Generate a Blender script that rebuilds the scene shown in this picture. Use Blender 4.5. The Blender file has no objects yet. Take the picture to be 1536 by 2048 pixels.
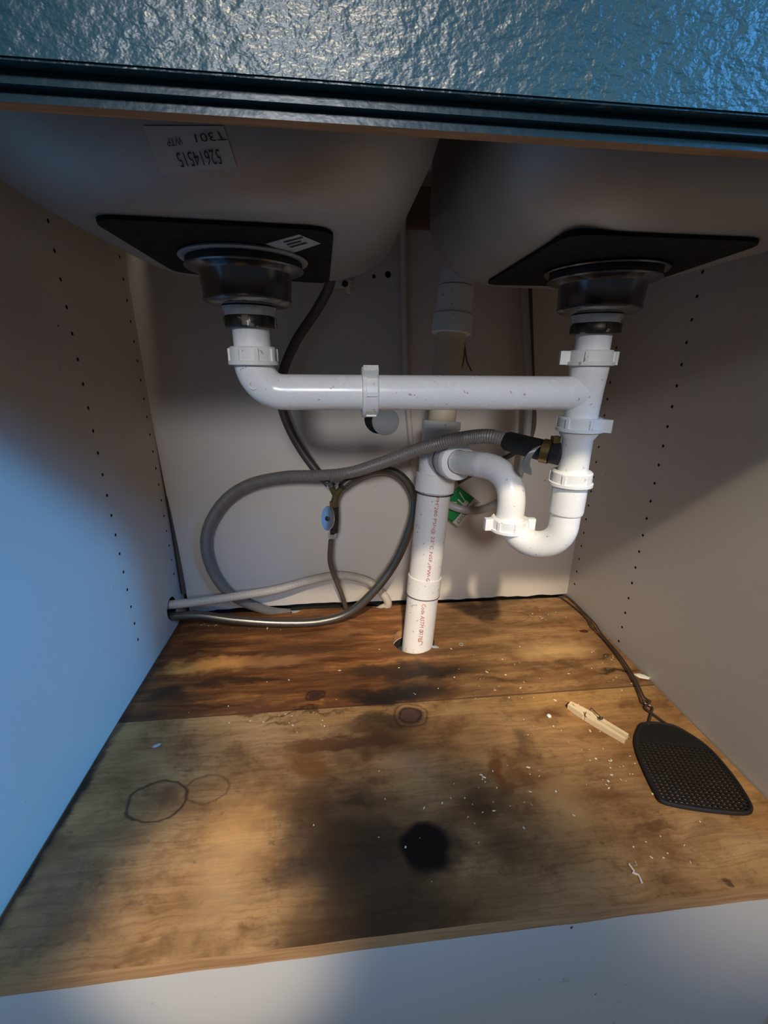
import bpy, bmesh, math, random
from mathutils import Vector, Matrix, noise
random.seed(7)
scn = bpy.context.scene
COL = scn.collection
# ------------------------------------------------------------------ camera
CAM = Vector((0.3495, -0.8479, 0.5209)); F = 847.19
R0 = Vector((0.994727, -0.102135, 0.009335)); R1 = Vector((-0.024832, -0.328152, -0.944298)); R2 = Vector((0.099509, 0.939087, -0.328958))
cd = bpy.data.cameras.new('camera'); cam = bpy.data.objects.new('camera', cd); COL.objects.link(cam)
M = Matrix(((R0.x, -R1.x, -R2.x, CAM.x), (R0.y, -R1.y, -R2.y, CAM.y), (R0.z, -R1.z, -R2.z, CAM.z), (0, 0, 0, 1)))
cam.matrix_world = M
cd.sensor_fit = 'VERTICAL'; cd.sensor_height = 36; cd.sensor_width = 27; cd.lens = F*36/2048
cd.clip_start = 0.01; cd.clip_end = 50
scn.camera = cam
# ------------------------------------------------------------------ light and exposure
scn.view_settings.view_transform = 'Standard'; scn.view_settings.look = 'None'
scn.view_settings.gamma = 1; scn.view_settings.use_curve_mapping = False
scn.view_settings.exposure = 0.0
w = bpy.data.worlds.new('world'); scn.world = w; w.use_nodes = True
w.node_tree.nodes['Background'].inputs[0].default_value = (0.62, 0.68, 0.80, 1)
w.node_tree.nodes['Background'].inputs[1].default_value = 0.065
def lamp(name, kind, loc, target, energy, color, **k):
    l = bpy.data.lights.new(name, kind); l.energy = energy; l.color = color
    for a, b in k.items(): setattr(l, a, b)
    o = bpy.data.objects.new(name, l); COL.objects.link(o); o.location = loc
    o.rotation_euler = (Vector(target)-Vector(loc)).to_track_quat('-Z', 'Y').to_euler(); return o
WARM = (1.0, 0.84, 0.62)
def spot(x, target, energy, ang, blend, size): lamp('added_ceiling_cone', 'SPOT', (x, -2.38, 2.35), target, energy, WARM, spot_size=math.radians(ang), spot_blend=blend, shadow_soft_size=size)  # one ceiling light split into added cones that leave out the photographer's shadow
spot(0.31, (0.30, -0.19, 0.0), 290, 9.0, 0.75, 0.05)
spot(0.34, (0.62, -0.13, 0.0), 300, 10.0, 0.7, 0.05)
spot(0.37, (0.90, -0.40, 0.05), 270, 13.0, 0.7, 0.06)
spot(0.28, (0.218, -0.58, 0.0), 430, 5.6, 0.75, 0.04)
lamp('ceiling_fixture', 'AREA', (0.25, -2.3, 2.3), (0.4, 0, 0.3), 10, (1, .95, .85), shape='DISK', size=0.30)
lamp('window_daylight', 'AREA', (2.35, -2.2, 1.80), (0.3, -0.5, 0.4), 26, (0.10, 0.40, 1.0), shape='RECTANGLE', size=0.45, size_y=0.5)
lamp('window_beam', 'SPOT', (3.3, -1.9, 1.72), (0.0, -0.46, 0.16), 420, (0.07, 0.42, 1.0), spot_size=math.radians(13), spot_blend=0.7, shadow_soft_size=0.22)
lamp('added_pipe_fill', 'SPOT', (0.15, -3.3, 1.55), (0.43, -0.38, 0.50), 165, (0.95, 0.95, 1.0), spot_size=math.radians(16), spot_blend=0.8, shadow_soft_size=0.22)  # added fill cone to brighten the pipes, not a known lamp
lamp('added_front_fill', 'AREA', (0.2, -3.2, 1.50), (0.4, 0, 0.5), 5, (0.96, 0.95, 1.0), shape='RECTANGLE', size=0.7, size_y=0.4)  # weak added fill from the front, standing for room bounce

def ray(u, v): return R0*((u-768)/F) + R1*((v-1024)/F) + R2
def P(u, v, x=None, y=None, z=None):
    d = ray(u, v)
    t = (x-CAM.x)/d.x if x is not None else (y-CAM.y)/d.y if y is not None else (z-CAM.z)/d.z
    return CAM + d*t
# ------------------------------------------------------------------ materials
class NT:
    def __init__(s, name):
        s.m = bpy.data.materials.new(name); s.m.use_nodes = True; s.t = s.m.node_tree
        s.b = s.t.nodes['Principled BSDF']; s.co = s.n('ShaderNodeTexCoord').outputs['Object']
    def n(s, t, ins=None, **k):
        o = s.t.nodes.new(t)
        for a, b in k.items(): setattr(o, a, b)
        for a, b in (ins or {}).items():
            if isinstance(b, bpy.types.NodeSocket): s.t.links.new(b, o.inputs[a])
            else: o.inputs[a].default_value = b
        return o
    def map(s, sc=(1, 1, 1), loc=(0, 0, 0), vec=None):
        return s.n('ShaderNodeMapping', {'Vector': vec or s.co, 'Scale': sc, 'Location': loc}).outputs[0]
    def noise(s, scale, vec=None, detail=4, rough=.55, dist=0):
        return s.n('ShaderNodeTexNoise', {'Vector': vec or s.co, 'Scale': scale, 'Detail': detail, 'Roughness': rough, 'Distortion': dist}).outputs[0]
    def ramp(s, fac, stops):
        r = s.n('ShaderNodeValToRGB', {'Fac': fac}); e = r.color_ramp.elements
        while len(e) < len(stops): e.new(0.5)
        for el, (p, c) in zip(e, stops):
            el.position = p; el.color = (*c, 1) if len(c) == 3 else c
        return r.outputs[0]
    def rng(s, fac, a, b, c=0, d=1, smooth=False):
        return s.n('ShaderNodeMapRange', {0: fac, 1: a, 2: b, 3: c, 4: d}, interpolation_type='SMOOTHSTEP' if smooth else 'LINEAR').outputs[0]
    def math(s, op, a, b=0.0): return s.n('ShaderNodeMath', {0: a, 1: b}, operation=op).outputs[0]
    def mix(s, f, a, b, mode='MIX'):
        o = s.n('ShaderNodeMix', {0: f}, data_type='RGBA', blend_type=mode)
        for i, x in ((6, a), (7, b)):
            if isinstance(x, bpy.types.NodeSocket): s.t.links.new(x, o.inputs[i])
            else: o.inputs[i].default_value = (*x, 1)
        return o.outputs[2]
    def set(s, **k):
        for a, b in k.items():
            i = s.b.inputs[{'color': 'Base Color', 'rough': 'Roughness', 'metal': 'Metallic', 'spec': 'Specular IOR Level', 'normal': 'Normal', 'trans': 'Transmission Weight', 'coat': 'Coat Weight', 'sss': 'Subsurface Weight', 'alpha': 'Alpha'}[a]]
            if isinstance(b, bpy.types.NodeSocket): s.t.links.new(b, i)
            else: i.default_value = (*b, 1) if isinstance(b, tuple) else b
        return s
    def bump(s, h, strength=.2, dist=.001):
        return s.set(normal=s.n('ShaderNodeBump', {'Height': h, 'Strength': strength, 'Distance': dist}).outputs[0])
def simple(name, c, rough=.5, metal=0, var=.12, scale=40, bump=0, bscale=300, spec=.5, speck=None):
    t = NT(name)
    n = t.noise(scale)
    col = t.mix(n, tuple(x*(1-var) for x in c), tuple(min(1, x*(1+var)) for x in c))
    if speck:
        sp = t.rng(t.noise(speck[0], detail=2), speck[1], speck[1]+.04)
        col = t.mix(sp, col, speck[2])
    t.set(color=col, rough=t.rng(t.noise(scale*2), .2, .8, rough*.85, min(1, rough*1.15)), metal=metal, spec=spec)
    if bump: t.bump(t.noise(bscale), bump)
    return t.m
def wall_mat(name, c):
    t = NT(name)
    big = t.noise(3.0); fine = t.noise(900, detail=1)
    col = t.mix(big, tuple(x*.93 for x in c), tuple(min(1, x*1.05) for x in c))
    col = t.mix(t.rng(fine, .35, .7, 0, .06), col, (.25, .23, .2))
    sc = t.rng(t.noise(26, detail=6, rough=.7), .66, .72); col = t.mix(t.math('MULTIPLY', sc, .35), col, (.30, .27, .22))
    dots = t.rng(t.noise(120, detail=1), .80, .83); col = t.mix(dots, col, (.08, .07, .06))
    t.set(color=col, rough=.5).bump(t.noise(500, detail=2), .06); return t.m
M_ = {}
M_['wall'] = wall_mat('white_melamine', (.62, .59, .54))
M_['backwall'] = wall_mat('painted_back_panel', (.66, .60, .53))
M_['hole'] = simple('void_shade', (.012, .011, .010), .9)  # near black stands for the shade inside holes and gaps
M_['pvc'] = simple('glossy_white_pvc', (.86, .86, .85), .26, var=.04, speck=(170, .70, (.45, .42, .36)))
M_['pvc2'] = simple('moulded_white_plastic', (.80, .80, .77), .38, var=.06, speck=(140, .68, (.40, .36, .28)))
M_['pipe'] = simple('white_pressure_pipe', (.78, .75, .71), .42, var=.06, scale=20, speck=(110, .66, (.42, .38, .34)))
M_['oldpipe'] = simple('yellowed_pipe', (.62, .52, .36), .5, var=.18, scale=18, speck=(90, .70, (.36, .27, .17)))
M_['primer'] = simple('purple_primer', (.10, .03, .09), .5)
M_['redink'] = simple('red_ink', (.42, .07, .05), .6)
M_['ink'] = simple('black_ink', (.01, .01, .01), .5)
M_['black'] = simple('black_rubber', (.012, .012, .013), .55, bump=.1)
M_['pad'] = simple('sound_pad', (.010, .010, .010), .85, bump=.25, bscale=400, spec=.2)
M_['gasket'] = simple('grey_gasket', (.36, .38, .38), .6)
M_['brass'] = simple('tarnished_brass', (.22, .17, .07), .38, metal=.9, var=.3, scale=90)
M_['darkmetal'] = simple('tarnished_metal', (.07, .062, .05), .42, metal=.8, var=.5, scale=120, speck=(70, .62, (.45, .42, .40)))
M_['chrome'] = simple('chrome', (.75, .77, .80), .16, metal=1, var=.05)
M_['steelcup'] = simple('strainer_steel', (.20, .20, .205), .22, metal=1, var=.2, scale=60)
M_['galv'] = simple('dull_galvanised_band', (.36, .34, .31), .35, metal=.7)
M_['putty'] = simple('plumber_putty', (.50, .50, .50), .7, var=.35, scale=120, bump=.5, bscale=200)
M_['greyhose'] = simple('grey_tubing', (.40, .37, .34), .4)
M_['darkhose'] = simple('dark_tubing', (.10, .075, .06), .4)
M_['paper'] = simple('paper_label', (.46, .46, .45), .6, var=.05)
M_['green'] = simple('green_card', (.01, .22, .05), .35, var=.3, scale=50)
M_['card'] = simple('white_card', (.62, .60, .50), .5, var=.1)
M_['peg'] = simple('pale_pine', (.72, .58, .38), .6, var=.12, scale=60)
M_['wire'] = simple('brown_wire', (.09, .06, .045), .4, metal=.5)
M_['crumb'] = simple('pale_crumb', (.75, .68, .52), .7)
M_['chip'] = simple('white_chip', (.80, .77, .68), .6)
M_['mesh'] = simple('black_plastic', (.008, .007, .007), .6)
def steel():
    t = NT('brushed_sink_steel')
    n = t.noise(7, detail=5); s = t.noise(600, vec=t.map((1, 1, .05)), detail=1)
    col = t.mix(n, (.30, .29, .27), (.46, .45, .44))
    t.set(color=col, rough=t.rng(n, .3, .7, .46, .6), metal=.75).bump(s, .04); return t.m
M_['steel'] = steel()
def blue(name='blue_gloss_paint', bs=.42):
    t = NT(name)
    n = t.noise(125, vec=t.map((1, 1, 1.5)), detail=3, rough=.55); n2 = t.noise(30, detail=2)
    col = t.mix(t.noise(12), (.011, .046, .068), (.017, .060, .086))
    t.set(color=col, rough=.31, spec=.34).bump(t.math('ADD', n, n2), bs, .0030); return t.m
M_['blue'] = blue(); M_['blue_rail'] = blue('blue_rail_paint', .10)
def braid(name, c1, c2, metal, rough):
    t = NT(name)
    uv = t.n('ShaderNodeUVMap', uv_map='UVMap').outputs[0]
    k = t.n('ShaderNodeTexChecker', {'Vector': t.map((1, 1, 1), vec=uv), 'Scale': 1.0}).outputs[1]
    wv = t.n('ShaderNodeTexWave', {'Vector': uv, 'Scale': .6, 'Distortion': .5}, bands_direction='DIAGONAL').outputs[1]
    t.set(color=t.mix(t.math('MULTIPLY', wv, .6), c1, c2), metal=metal, rough=rough).bump(wv, .5, .0006); return t.m
M_['braid'] = braid('braided_steel', (.19, .175, .15), (.06, .055, .05), .85, .3)
M_['braid_dark'] = braid('dark_braided_hose', (.09, .07, .065), (.04, .032, .03), .3, .45)
M_['corr'] = simple('grey_corrugated_hose', (.19, .172, .155), .42, var=.15)
M_['corr2'] = simple('beige_corrugated_hose', (.52, .46, .38), .42, var=.1)
def rawwood(name, a, b):
    t = NT(name)
    g = t.noise(14, vec=t.map((1, 14, 14)), detail=5)
    t.set(color=t.mix(t.rng(g, .3, .7), a, b), rough=.65).bump(g, .15); return t.m
M_['edgewood'] = rawwood('raw_wood_edge', (.30, .15, .06), (.50, .28, .12))
M_['darkwood'] = rawwood('old_dark_wood', (.12, .07, .04), (.22, .13, .07))
# ------------------------------------------------------------------ object helpers
def link(o): COL.objects.link(o); return o
def obj(name, bm, mat, parent=None, smooth=True, label=None):
    me = bpy.data.meshes.new(name)
    bmesh.ops.recalc_face_normals(bm, faces=bm.faces); bm.to_mesh(me); bm.free()
    for m in (mat if isinstance(mat, (list, tuple)) else [mat]): me.materials.append(M_[m] if isinstance(m, str) else m)
    if smooth:
        for p in me.polygons: p.use_smooth = True
        me.set_sharp_from_angle(angle=math.radians(38))
    o = link(bpy.data.objects.new(name, me))
    if parent: o.parent = parent; o.matrix_parent_inverse = Matrix.Translation(-Vector(parent.location))
    if label: o['label'] = label
    return o
def tag(o, label, cat, group=None, kind=None):
    o['label'] = label; o['category'] = cat
    if group: o['group'] = group
    if kind: o['kind'] = kind
    return o
def thing(name, loc, label, cat, group=None):
    o = link(bpy.data.objects.new(name, None)); o.location = loc; o.empty_display_size = .03
    return tag(o, label, cat, group)
def struct(o, label=None, cat=None):
    o['kind'] = 'structure'
    if label: o['label'] = label
    if cat: o['category'] = cat
    return o
def box(bm, a, b, bev=0):
    a, b = Vector(a), Vector(b)
    r = bmesh.ops.create_cube(bm, size=1)
    bmesh.ops.scale(bm, vec=b-a, verts=r['verts']); bmesh.ops.translate(bm, vec=(a+b)/2, verts=r['verts'])
    if bev:
        ed = set(e for v in r['verts'] for e in v.link_edges)
        bmesh.ops.bevel(bm, geom=list(ed), offset=bev, segments=2, affect='EDGES')
def frame(ax):
    ax = Vector(ax).normalized(); h = Vector((1, 0, 0)) if abs(ax.x) < .8 else Vector((0, 1, 0))
    a = (h-ax*h.dot(ax)).normalized(); return a, ax.cross(a), ax
def lathe(bm, o, ax, prof, n=40, capped=True):
    a, b, c = frame(ax); o = Vector(o); rings = []
    for t, r in prof:
        rings.append([bm.verts.new(o+c*t+(a*math.cos(2*math.pi*i/n)+b*math.sin(2*math.pi*i/n))*max(r, 1e-5)) for i in range(n)])
    for q, s in zip(rings, rings[1:]):
        for i in range(n): bm.faces.new((q[i], q[(i+1) % n], s[(i+1) % n], s[i]))
    if capped: bm.faces.new(rings[0]); bm.faces.new(rings[-1])
def spline(pts, step=.004):
    pts = [Vector(p) for p in pts]; q = [pts[0]*2-pts[1]]+pts+[pts[-1]*2-pts[-2]]; out = []
    for i in range(1, len(q)-2):
        L = (q[i+1]-q[i]).length; n = max(2, int(L/step))
        for k in range(n):
            t = k/n; p0, p1, p2, p3 = q[i-1:i+3]
            out.append(.5*((2*p1)+(p2-p0)*t+(2*p0-5*p1+4*p2-p3)*t*t+(3*p1-p0-3*p2+p3)*t**3))
    out.append(pts[-1]); return out
def tube(bm, path, r, n=18, cap=True, rfun=None, open_end=False):
    uvl = bm.loops.layers.uv.verify()
    T = [(path[min(i+1, len(path)-1)]-path[max(i-1, 0)]).normalized() for i in range(len(path))]
    a, b, _ = frame(T[0]); rings = []; d = 0; ds = []
    for i, p in enumerate(path):
        if i:
            d += (p-path[i-1]).length
            a = (a-T[i]*a.dot(T[i])).normalized(); b = T[i].cross(a)
        rr = rfun(d, i) if rfun else r
        ds.append(d)
        rings.append([bm.verts.new(p+(a*math.cos(2*math.pi*k/n)+b*math.sin(2*math.pi*k/n))*rr) for k in range(n)])
    for i, (q, s) in enumerate(zip(rings, rings[1:])):
        for k in range(n):
            f = bm.faces.new((q[k], q[(k+1) % n], s[(k+1) % n], s[k]))
            for l, (uu, vv) in zip(f.loops, ((ds[i], k), (ds[i], k+1), (ds[i+1], k+1), (ds[i+1], k))): l[uvl].uv = (uu*500, vv*.5)
    if cap: bm.faces.new(rings[0]); bm.faces.new(rings[-1])
def resample(path, step):
    out = [path[0]]; acc = 0
    for p, q in zip(path, path[1:]):
        L = (q-p).length; t = step-acc
        while t <= L: out.append(p.lerp(q, t/L)); t += step
        acc = L-(t-step)
    out.append(path[-1]); return out
def boolean(o, cut, mat='hole'):
    tmp = bpy.data.meshes.new('tmp'); bmesh.ops.recalc_face_normals(cut, faces=cut.faces); cut.to_mesh(tmp); cut.free()
    c = link(bpy.data.objects.new('tmp', tmp)); c.data.materials.append(M_[mat])
    m = o.modifiers.new('b', 'BOOLEAN'); m.object = c; m.operation = 'DIFFERENCE'; m.solver = 'EXACT'; m.use_self = False
    m.material_mode = 'TRANSFER'
    dg = bpy.context.evaluated_depsgraph_get(); me = bpy.data.meshes.new_from_object(o.evaluated_get(dg))
    o.modifiers.clear(); o.data = me
    bpy.data.objects.remove(c)
    return o
def text_mesh(s, font_sz=1.0, sub=.12):
    """letters as triangles, x to the right from 0, y up from 0, scaled to a height of 1"""
    cu = bpy.data.curves.new('t', 'FONT'); cu.body = s; cu.size = font_sz; cu.resolution_u = 3
    o = link(bpy.data.objects.new('t', cu)); dg = bpy.context.evaluated_depsgraph_get()
    me = bpy.data.meshes.new_from_object(o.evaluated_get(dg)); bpy.data.objects.remove(o)
    bm = bmesh.new(); bm.from_mesh(me); bmesh.ops.triangulate(bm, faces=bm.faces)
    bmesh.ops.subdivide_edges(bm, edges=[e for e in bm.edges if e.calc_length() > sub], cuts=2, use_grid_fill=True)
    xs = [v.co.x for v in bm.verts]; ys = [v.co.y for v in bm.verts]
    x0, x1, y0, y1 = min(xs), max(xs), min(ys), max(ys)
    for v in bm.verts: v.co = Vector(((v.co.x-x0)/(x1-x0), (v.co.y-y0)/(y1-y0), 0))
    return bm
def bil(q, s, t):   # corners: (0,0) (1,0) (1,1) (0,1)
    a, b, c, d = [Vector(k) for k in q]
    return a*(1-s)*(1-t)+b*s*(1-t)+c*s*t+d*(1-s)*t
def grid(f, nu, nv):
    bm = bmesh.new(); V = [[bm.verts.new(f(i/nu, j/nv)) for j in range(nv+1)] for i in range(nu+1)]
    for i in range(nu):
        for j in range(nv): bm.faces.new((V[i][j], V[i+1][j], V[i+1][j+1], V[i][j+1]))
    return bm
def nut(origin, ax, r, h, mat, parent, wings=(), ribs=6, ph=0, name='slip_nut', collar=True):
    bm = bmesh.new(); e = .0015
    prof = [(-h/2, r*.84), (-h/2, r-e), (-h/2+e, r), (h/2-e, r), (h/2, r-e), (h/2, r*.84)]
    if collar: prof = [(-h/2, r*.84), (-h/2, r+.001), (-h/2+.0005, r+.002), (-h/2+.004, r+.002), (-h/2+.0045, r), (h/2-e, r), (h/2, r-e), (h/2, r*.84)]
    lathe(bm, origin, ax, prof, 48)
    a, b, c = frame(ax); o = Vector(origin)
    def block(ang, r0, r1, wd, h0, h1):
        d = a*math.cos(ang)+b*math.sin(ang); s = c.cross(d)
        vs = [bm.verts.new(o+d*x+s*y+c*z) for x in (r0, r1) for y in (-wd/2, wd/2) for z in (h0, h1)]
        for f in ((0, 1, 3, 2), (4, 5, 7, 6), (0, 1, 5, 4), (2, 3, 7, 6), (0, 2, 6, 4), (1, 3, 7, 5)): bm.faces.new([vs[i] for i in f])
    for k in range(ribs): block(ph+2*math.pi*k/ribs, r-.002, r+.0016, .004, -h/2+.002, h/2-.002)
    for wg in wings: block(wg, r-.003, r+.010, .008, -h/2+.001, h/2-.001)
    return obj(name, bm, mat, parent)
# ================================================================== SETTING
W = 0.8836; YF = -0.598
def slab(a, b): bm = bmesh.new(); box(bm, a, b); return bm
def pinholes(x0, x1, cols):
    bm = bmesh.new()
    for y, z0, n in cols:
        for i in range(n):
            z = z0-.032*i
            if z > .004: lathe(bm, (x0, y, z), (1, 0, 0), [(0, .0026), (x1-x0, .0026)], 12)
    return bm
o = struct(obj('wall_left', slab((-.018, -.600, -.13), (0, .02, .86)), 'wall', smooth=False), 'white left cabinet side with two columns of pin holes', 'wall')
cut = pinholes(-.012, .002, ((-.2004, .6835+.064, 22), (-.0195, .6502+.064, 20)))
lathe(cut, (-.03, -.057, .047), (1, 0, 0), [(0, .0235), (.05, .0235)], 40)
boolean(o, cut)
o = struct(obj('wall_right', slab((W, -.600, -.13), (W+.018, .02, .86)), 'wall', smooth=False), 'white right cabinet side with two columns of pin holes', 'wall')
boolean(o, pinholes(W-.002, W+.012, ((-.1982, .6211+.064, 22), (-.024, .6195+.064, 21))))
# back panel: its left edge leans away from the side, leaving a gap that widens downwards
bm = bmesh.new()
prof = [(0.0, .86), (0.0, .40), (.003, .28), (.006, .16), (.0105, .045), (.011, .004)]
xs = [W*k/60 for k in range(60, -1, -1)]
poly = [(x, .86) for x in (W,)] + prof + [(x, .0035+.004*noise.noise(Vector((x*30, 0, 0)))+.006*math.sin(x*5.0)**2*(x < .5)) for x in [.02+(W-.02)*k/70 for k in range(71)]]
fr = [bm.verts.new((x, 0, z)) for x, z in poly]; bk = [bm.verts.new((x, .006, z)) for x, z in poly]
bm.faces.new(fr); bm.faces.new(bk)
for i in range(len(fr)): bm.faces.new((fr[i], fr[(i+1) % len(fr)], bk[(i+1) % len(fr)], bk[i]))
o = struct(obj('wall_back', bm, 'backwall', smooth=False), 'off white painted back panel of the sink cabinet', 'wall')
cut = bmesh.new()
hc = P(760, 838, y=0)
lathe(cut, (hc.x-.002, -.01, hc.z), (0, 1, 0), [(0, .029), (.03, .029)], 32)
for u, v, r in ((748, 553, .0032), (776, 549, .0055)):
    c = P(u, v, y=0); lathe(cut, (c.x, -.01, c.z), (0, 1, 0), [(0, r), (.03, r)], 14)
boolean(o, cut)
struct(obj('wall_shade_sheet', slab((-.05, .0205, -.13), (W+.05, .03, .86)), 'hole', smooth=False), 'wall behind the back panel, painted near black for gap shade', 'wall')  # near black sheet paints the shade seen through the corner gap
struct(obj('wall_neighbour', slab((-.20, -.55, -.13), (-.19, .02, .86)), 'hole', smooth=False), 'side of the neighbouring cabinet, painted near black for shade', 'wall')
struct(obj('floor', slab((0, -.5795, -.040), (W, .02, -.0195)), 'wall', smooth=False), 'white cabinet bottom under the plywood', 'floor')
struct(obj('trim_1', slab((-.018, -.5965, -.45), (W+.018, -.580, -.0195)), 'wall', smooth=False), 'white lower front rail of the cabinet', 'trim')
struct(obj('trim_2', slab((-.30, -.616, -.45), (-.0185, -.598, .86)), 'wall', smooth=False), 'white cabinet front left of the opening', 'trim')
struct(obj('trim_3', slab((W+.0185, -.616, -.45), (W+.30, -.598, .86)), 'wall', smooth=False), 'white cabinet front right of the opening', 'trim')
# corner strip in the gap
bm = bmesh.new(); pth = spline([(.0018, .003, .36), (.005, .001, .2), (.0065, -.002, .10), (.0075, -.004, .052)]); tube(bm, pth, .004, 10, rfun=lambda d, i: .0008+.0036*min(1, d/.26))
tag(obj('edge_strip', bm, 'darkhose'), 'thin dark strip in the gap at the back left corner', 'strip')

# ------------------------------------------------------------------ plywood
def ply():
    t = NT('stained_plywood')
    co = t.co
    nz = t.n('ShaderNodeTexNoise', {'Vector': t.map((14, 22, 10)), 'Scale': 1.0, 'Detail': 5, 'Roughness': .6}).outputs[1]
    off = t.n('ShaderNodeVectorMath', {0: nz, 1: (.5, .5, .5)}, operation='SUBTRACT').outputs[0]
    off = t.n('ShaderNodeVectorMath', {0: off, 3: .085}, operation='SCALE').outputs[0]
    wc = t.n('ShaderNodeVectorMath', {0: co, 1: off}, operation='ADD').outputs[0]
    wc2 = t.n('ShaderNodeVectorMath', {0: co, 1: t.n('ShaderNodeVectorMath', {0: off, 3: .25}, operation='SCALE').outputs[0]}, operation='ADD').outputs[0]
    sx = t.n('ShaderNodeSeparateXYZ', {0: co}); X, Y = sx.outputs[0], sx.outputs[1]
    grain = t.noise(1, vec=t.map((9, 130, 10), vec=wc2), detail=6, rough=.62)
    soft = t.noise(1, vec=t.map((6, 15, 5), vec=wc2), detail=6, rough=.68)
    front = t.ramp(t.math('ADD', t.math('MULTIPLY', grain, .28), t.math('MULTIPLY', soft, .72)),
                   [(.30, (.13, .060, .022)), (.44, (.27, .140, .055)), (.54, (.38, .21, .085)), (.70, (.48, .29, .13))])
    streak = t.noise(1, vec=t.map((5, 42, 6), vec=wc2), detail=7, rough=.68)
    fine = t.noise(1, vec=t.map((14, 330, 6), vec=wc2), detail=4, rough=.6)
    streak = t.math('ADD', t.math('MULTIPLY', streak, .82), t.math('MULTIPLY', fine, .18))
    back = t.ramp(streak, [(.28, (.030, .012, .006)), (.42, (.085, .030, .010)), (.52, (.20, .072, .020)), (.62, (.37, .155, .042)), (.75, (.50, .30, .13))])
    sm = t.rng(Y, -.3045, -.3035)
    col = t.mix(sm, front, back)
    pale = t.math('MULTIPLY', t.rng(X, .34, .68, 0, .75, True), sm)
    col = t.mix(pale, col, t.ramp(streak, [(.3, (.12, .062, .030)), (.5, (.30, .17, .075)), (.68, (.48, .31, .15))]))
    strip = t.math('MULTIPLY', t.rng(Y, -.338, -.334), t.rng(Y, -.3035, -.3045))
    col = t.mix(t.math('MULTIPLY', strip, .35), col, (.50, .30, .11))
    col = t.mix(t.rng(fine, .50, .75, 0, .30), col, (.09, .045, .02))
    # long grain lines and the seam
    line = t.rng(t.n('ShaderNodeTexWave', {'Vector': t.map((.6, 42, 1), vec=wc2), 'Scale': 1, 'Distortion': 2.5, 'Detail': 3}, bands_direction='Y').outputs[1], .86, 1)
    col = t.mix(t.math('MULTIPLY', line, .22), col, (.12, .06, .03))
    sd = t.math('ABSOLUTE', t.math('ADD', Y, .304)); col = t.mix(t.rng(sd, .0006, .0016, .85, 0), col, (.05, .028, .015))
    spots = t.noise(1, vec=t.map((55, 75, 55)), detail=3); col = t.mix(t.rng(spots, .64, .72, 0, .55), col, (.10, .05, .025))
    blot = t.noise(1, vec=t.map((11, 14, 9)), detail=6, rough=.68); col = t.mix(t.rng(blot, .49, .64, 0, .68), col, (.13, .058, .022)); blot2 = t.noise(1, vec=t.map((24, 34, 9), loc=(3, 1, 0), vec=wc2), detail=5, rough=.7); col = t.mix(t.rng(blot2, .56, .68, 0, .5), col, (.10, .042, .016))
    def blob(px, rad, c, a, soft_=.6, z=0, vec=None, flat=1):
        nonlocal col
        p = P(px[0], px[1], z=z)
        v = t.map((1/rad[0], 1/rad[1], 0), (-p.x/rad[0], -p.y/rad[1], 0), vec=vec or wc)
        L = t.n('ShaderNodeVectorMath', {0: v}, operation='LENGTH').outputs['Value']
        m = t.rng(L, 1-soft_, 1, a, 0, True); col = t.mix(m, col, c)
    def ring(px, rad, c, a, wdt=.12):
        nonlocal col
        p = P(px[0], px[1], z=0)
        v = t.map((1/rad[0], 1/rad[1], 0), (-p.x/rad[0], -p.y/rad[1], 0), vec=wc2)
        L = t.n('ShaderNodeVectorMath', {0: v}, operation='LENGTH').outputs['Value']
        m = t.rng(t.math('ABSOLUTE', t.math('SUBTRACT', L, 1.0)), 0, wdt, a, 0, True); col = t.mix(m, col, c)
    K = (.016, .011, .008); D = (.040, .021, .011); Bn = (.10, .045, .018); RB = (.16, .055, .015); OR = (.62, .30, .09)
    # warm orange areas
    blob((410, 1330), (.11, .030), (.66, .30, .08), .95, .7); blob((560, 1320), (.10, .025), (.40, .19, .07), .6, .8)
    blob((700, 1265), (.10, .02), (.36, .17, .06), .5, .8); blob((1100, 1300), (.12, .04), (.58, .37, .17), .5, .9)
    # dark stains, with painted shadows of the photographer and the trap among them
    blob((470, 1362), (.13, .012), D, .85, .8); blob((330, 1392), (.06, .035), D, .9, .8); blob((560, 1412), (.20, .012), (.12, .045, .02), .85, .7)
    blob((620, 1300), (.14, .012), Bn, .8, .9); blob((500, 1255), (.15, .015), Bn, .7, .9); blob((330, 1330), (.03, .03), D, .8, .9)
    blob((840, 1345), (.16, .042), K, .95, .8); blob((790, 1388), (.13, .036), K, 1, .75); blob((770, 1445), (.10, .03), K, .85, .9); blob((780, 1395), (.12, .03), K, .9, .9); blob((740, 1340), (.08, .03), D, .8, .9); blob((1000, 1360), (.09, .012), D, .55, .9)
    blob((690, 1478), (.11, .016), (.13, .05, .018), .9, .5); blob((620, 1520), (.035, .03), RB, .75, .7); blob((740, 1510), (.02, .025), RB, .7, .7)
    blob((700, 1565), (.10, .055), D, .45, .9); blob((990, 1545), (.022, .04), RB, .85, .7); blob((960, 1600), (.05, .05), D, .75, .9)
    blob((720, 1595), (.035, .025), D, .7, .9); blob((650, 1720), (.085, .055), (.03, .03, .028), .75, .9); blob((1010, 1690), (.06, .05), D, .6, .9)  # middle blob is part stain, part painted shadow of the photographer
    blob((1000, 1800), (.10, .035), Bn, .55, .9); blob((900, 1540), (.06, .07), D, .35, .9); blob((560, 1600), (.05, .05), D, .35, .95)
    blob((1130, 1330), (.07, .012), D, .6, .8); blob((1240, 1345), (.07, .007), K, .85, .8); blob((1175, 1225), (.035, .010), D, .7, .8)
    blob((1210, 1312), (.02, .008), K, .7, .8); blob((1090, 1430), (.05, .011), Bn, .6, .9); blob((950, 1215), (.06, .02), D, .45, .9)  # last blob paints the trap's shadow on the board
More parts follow.
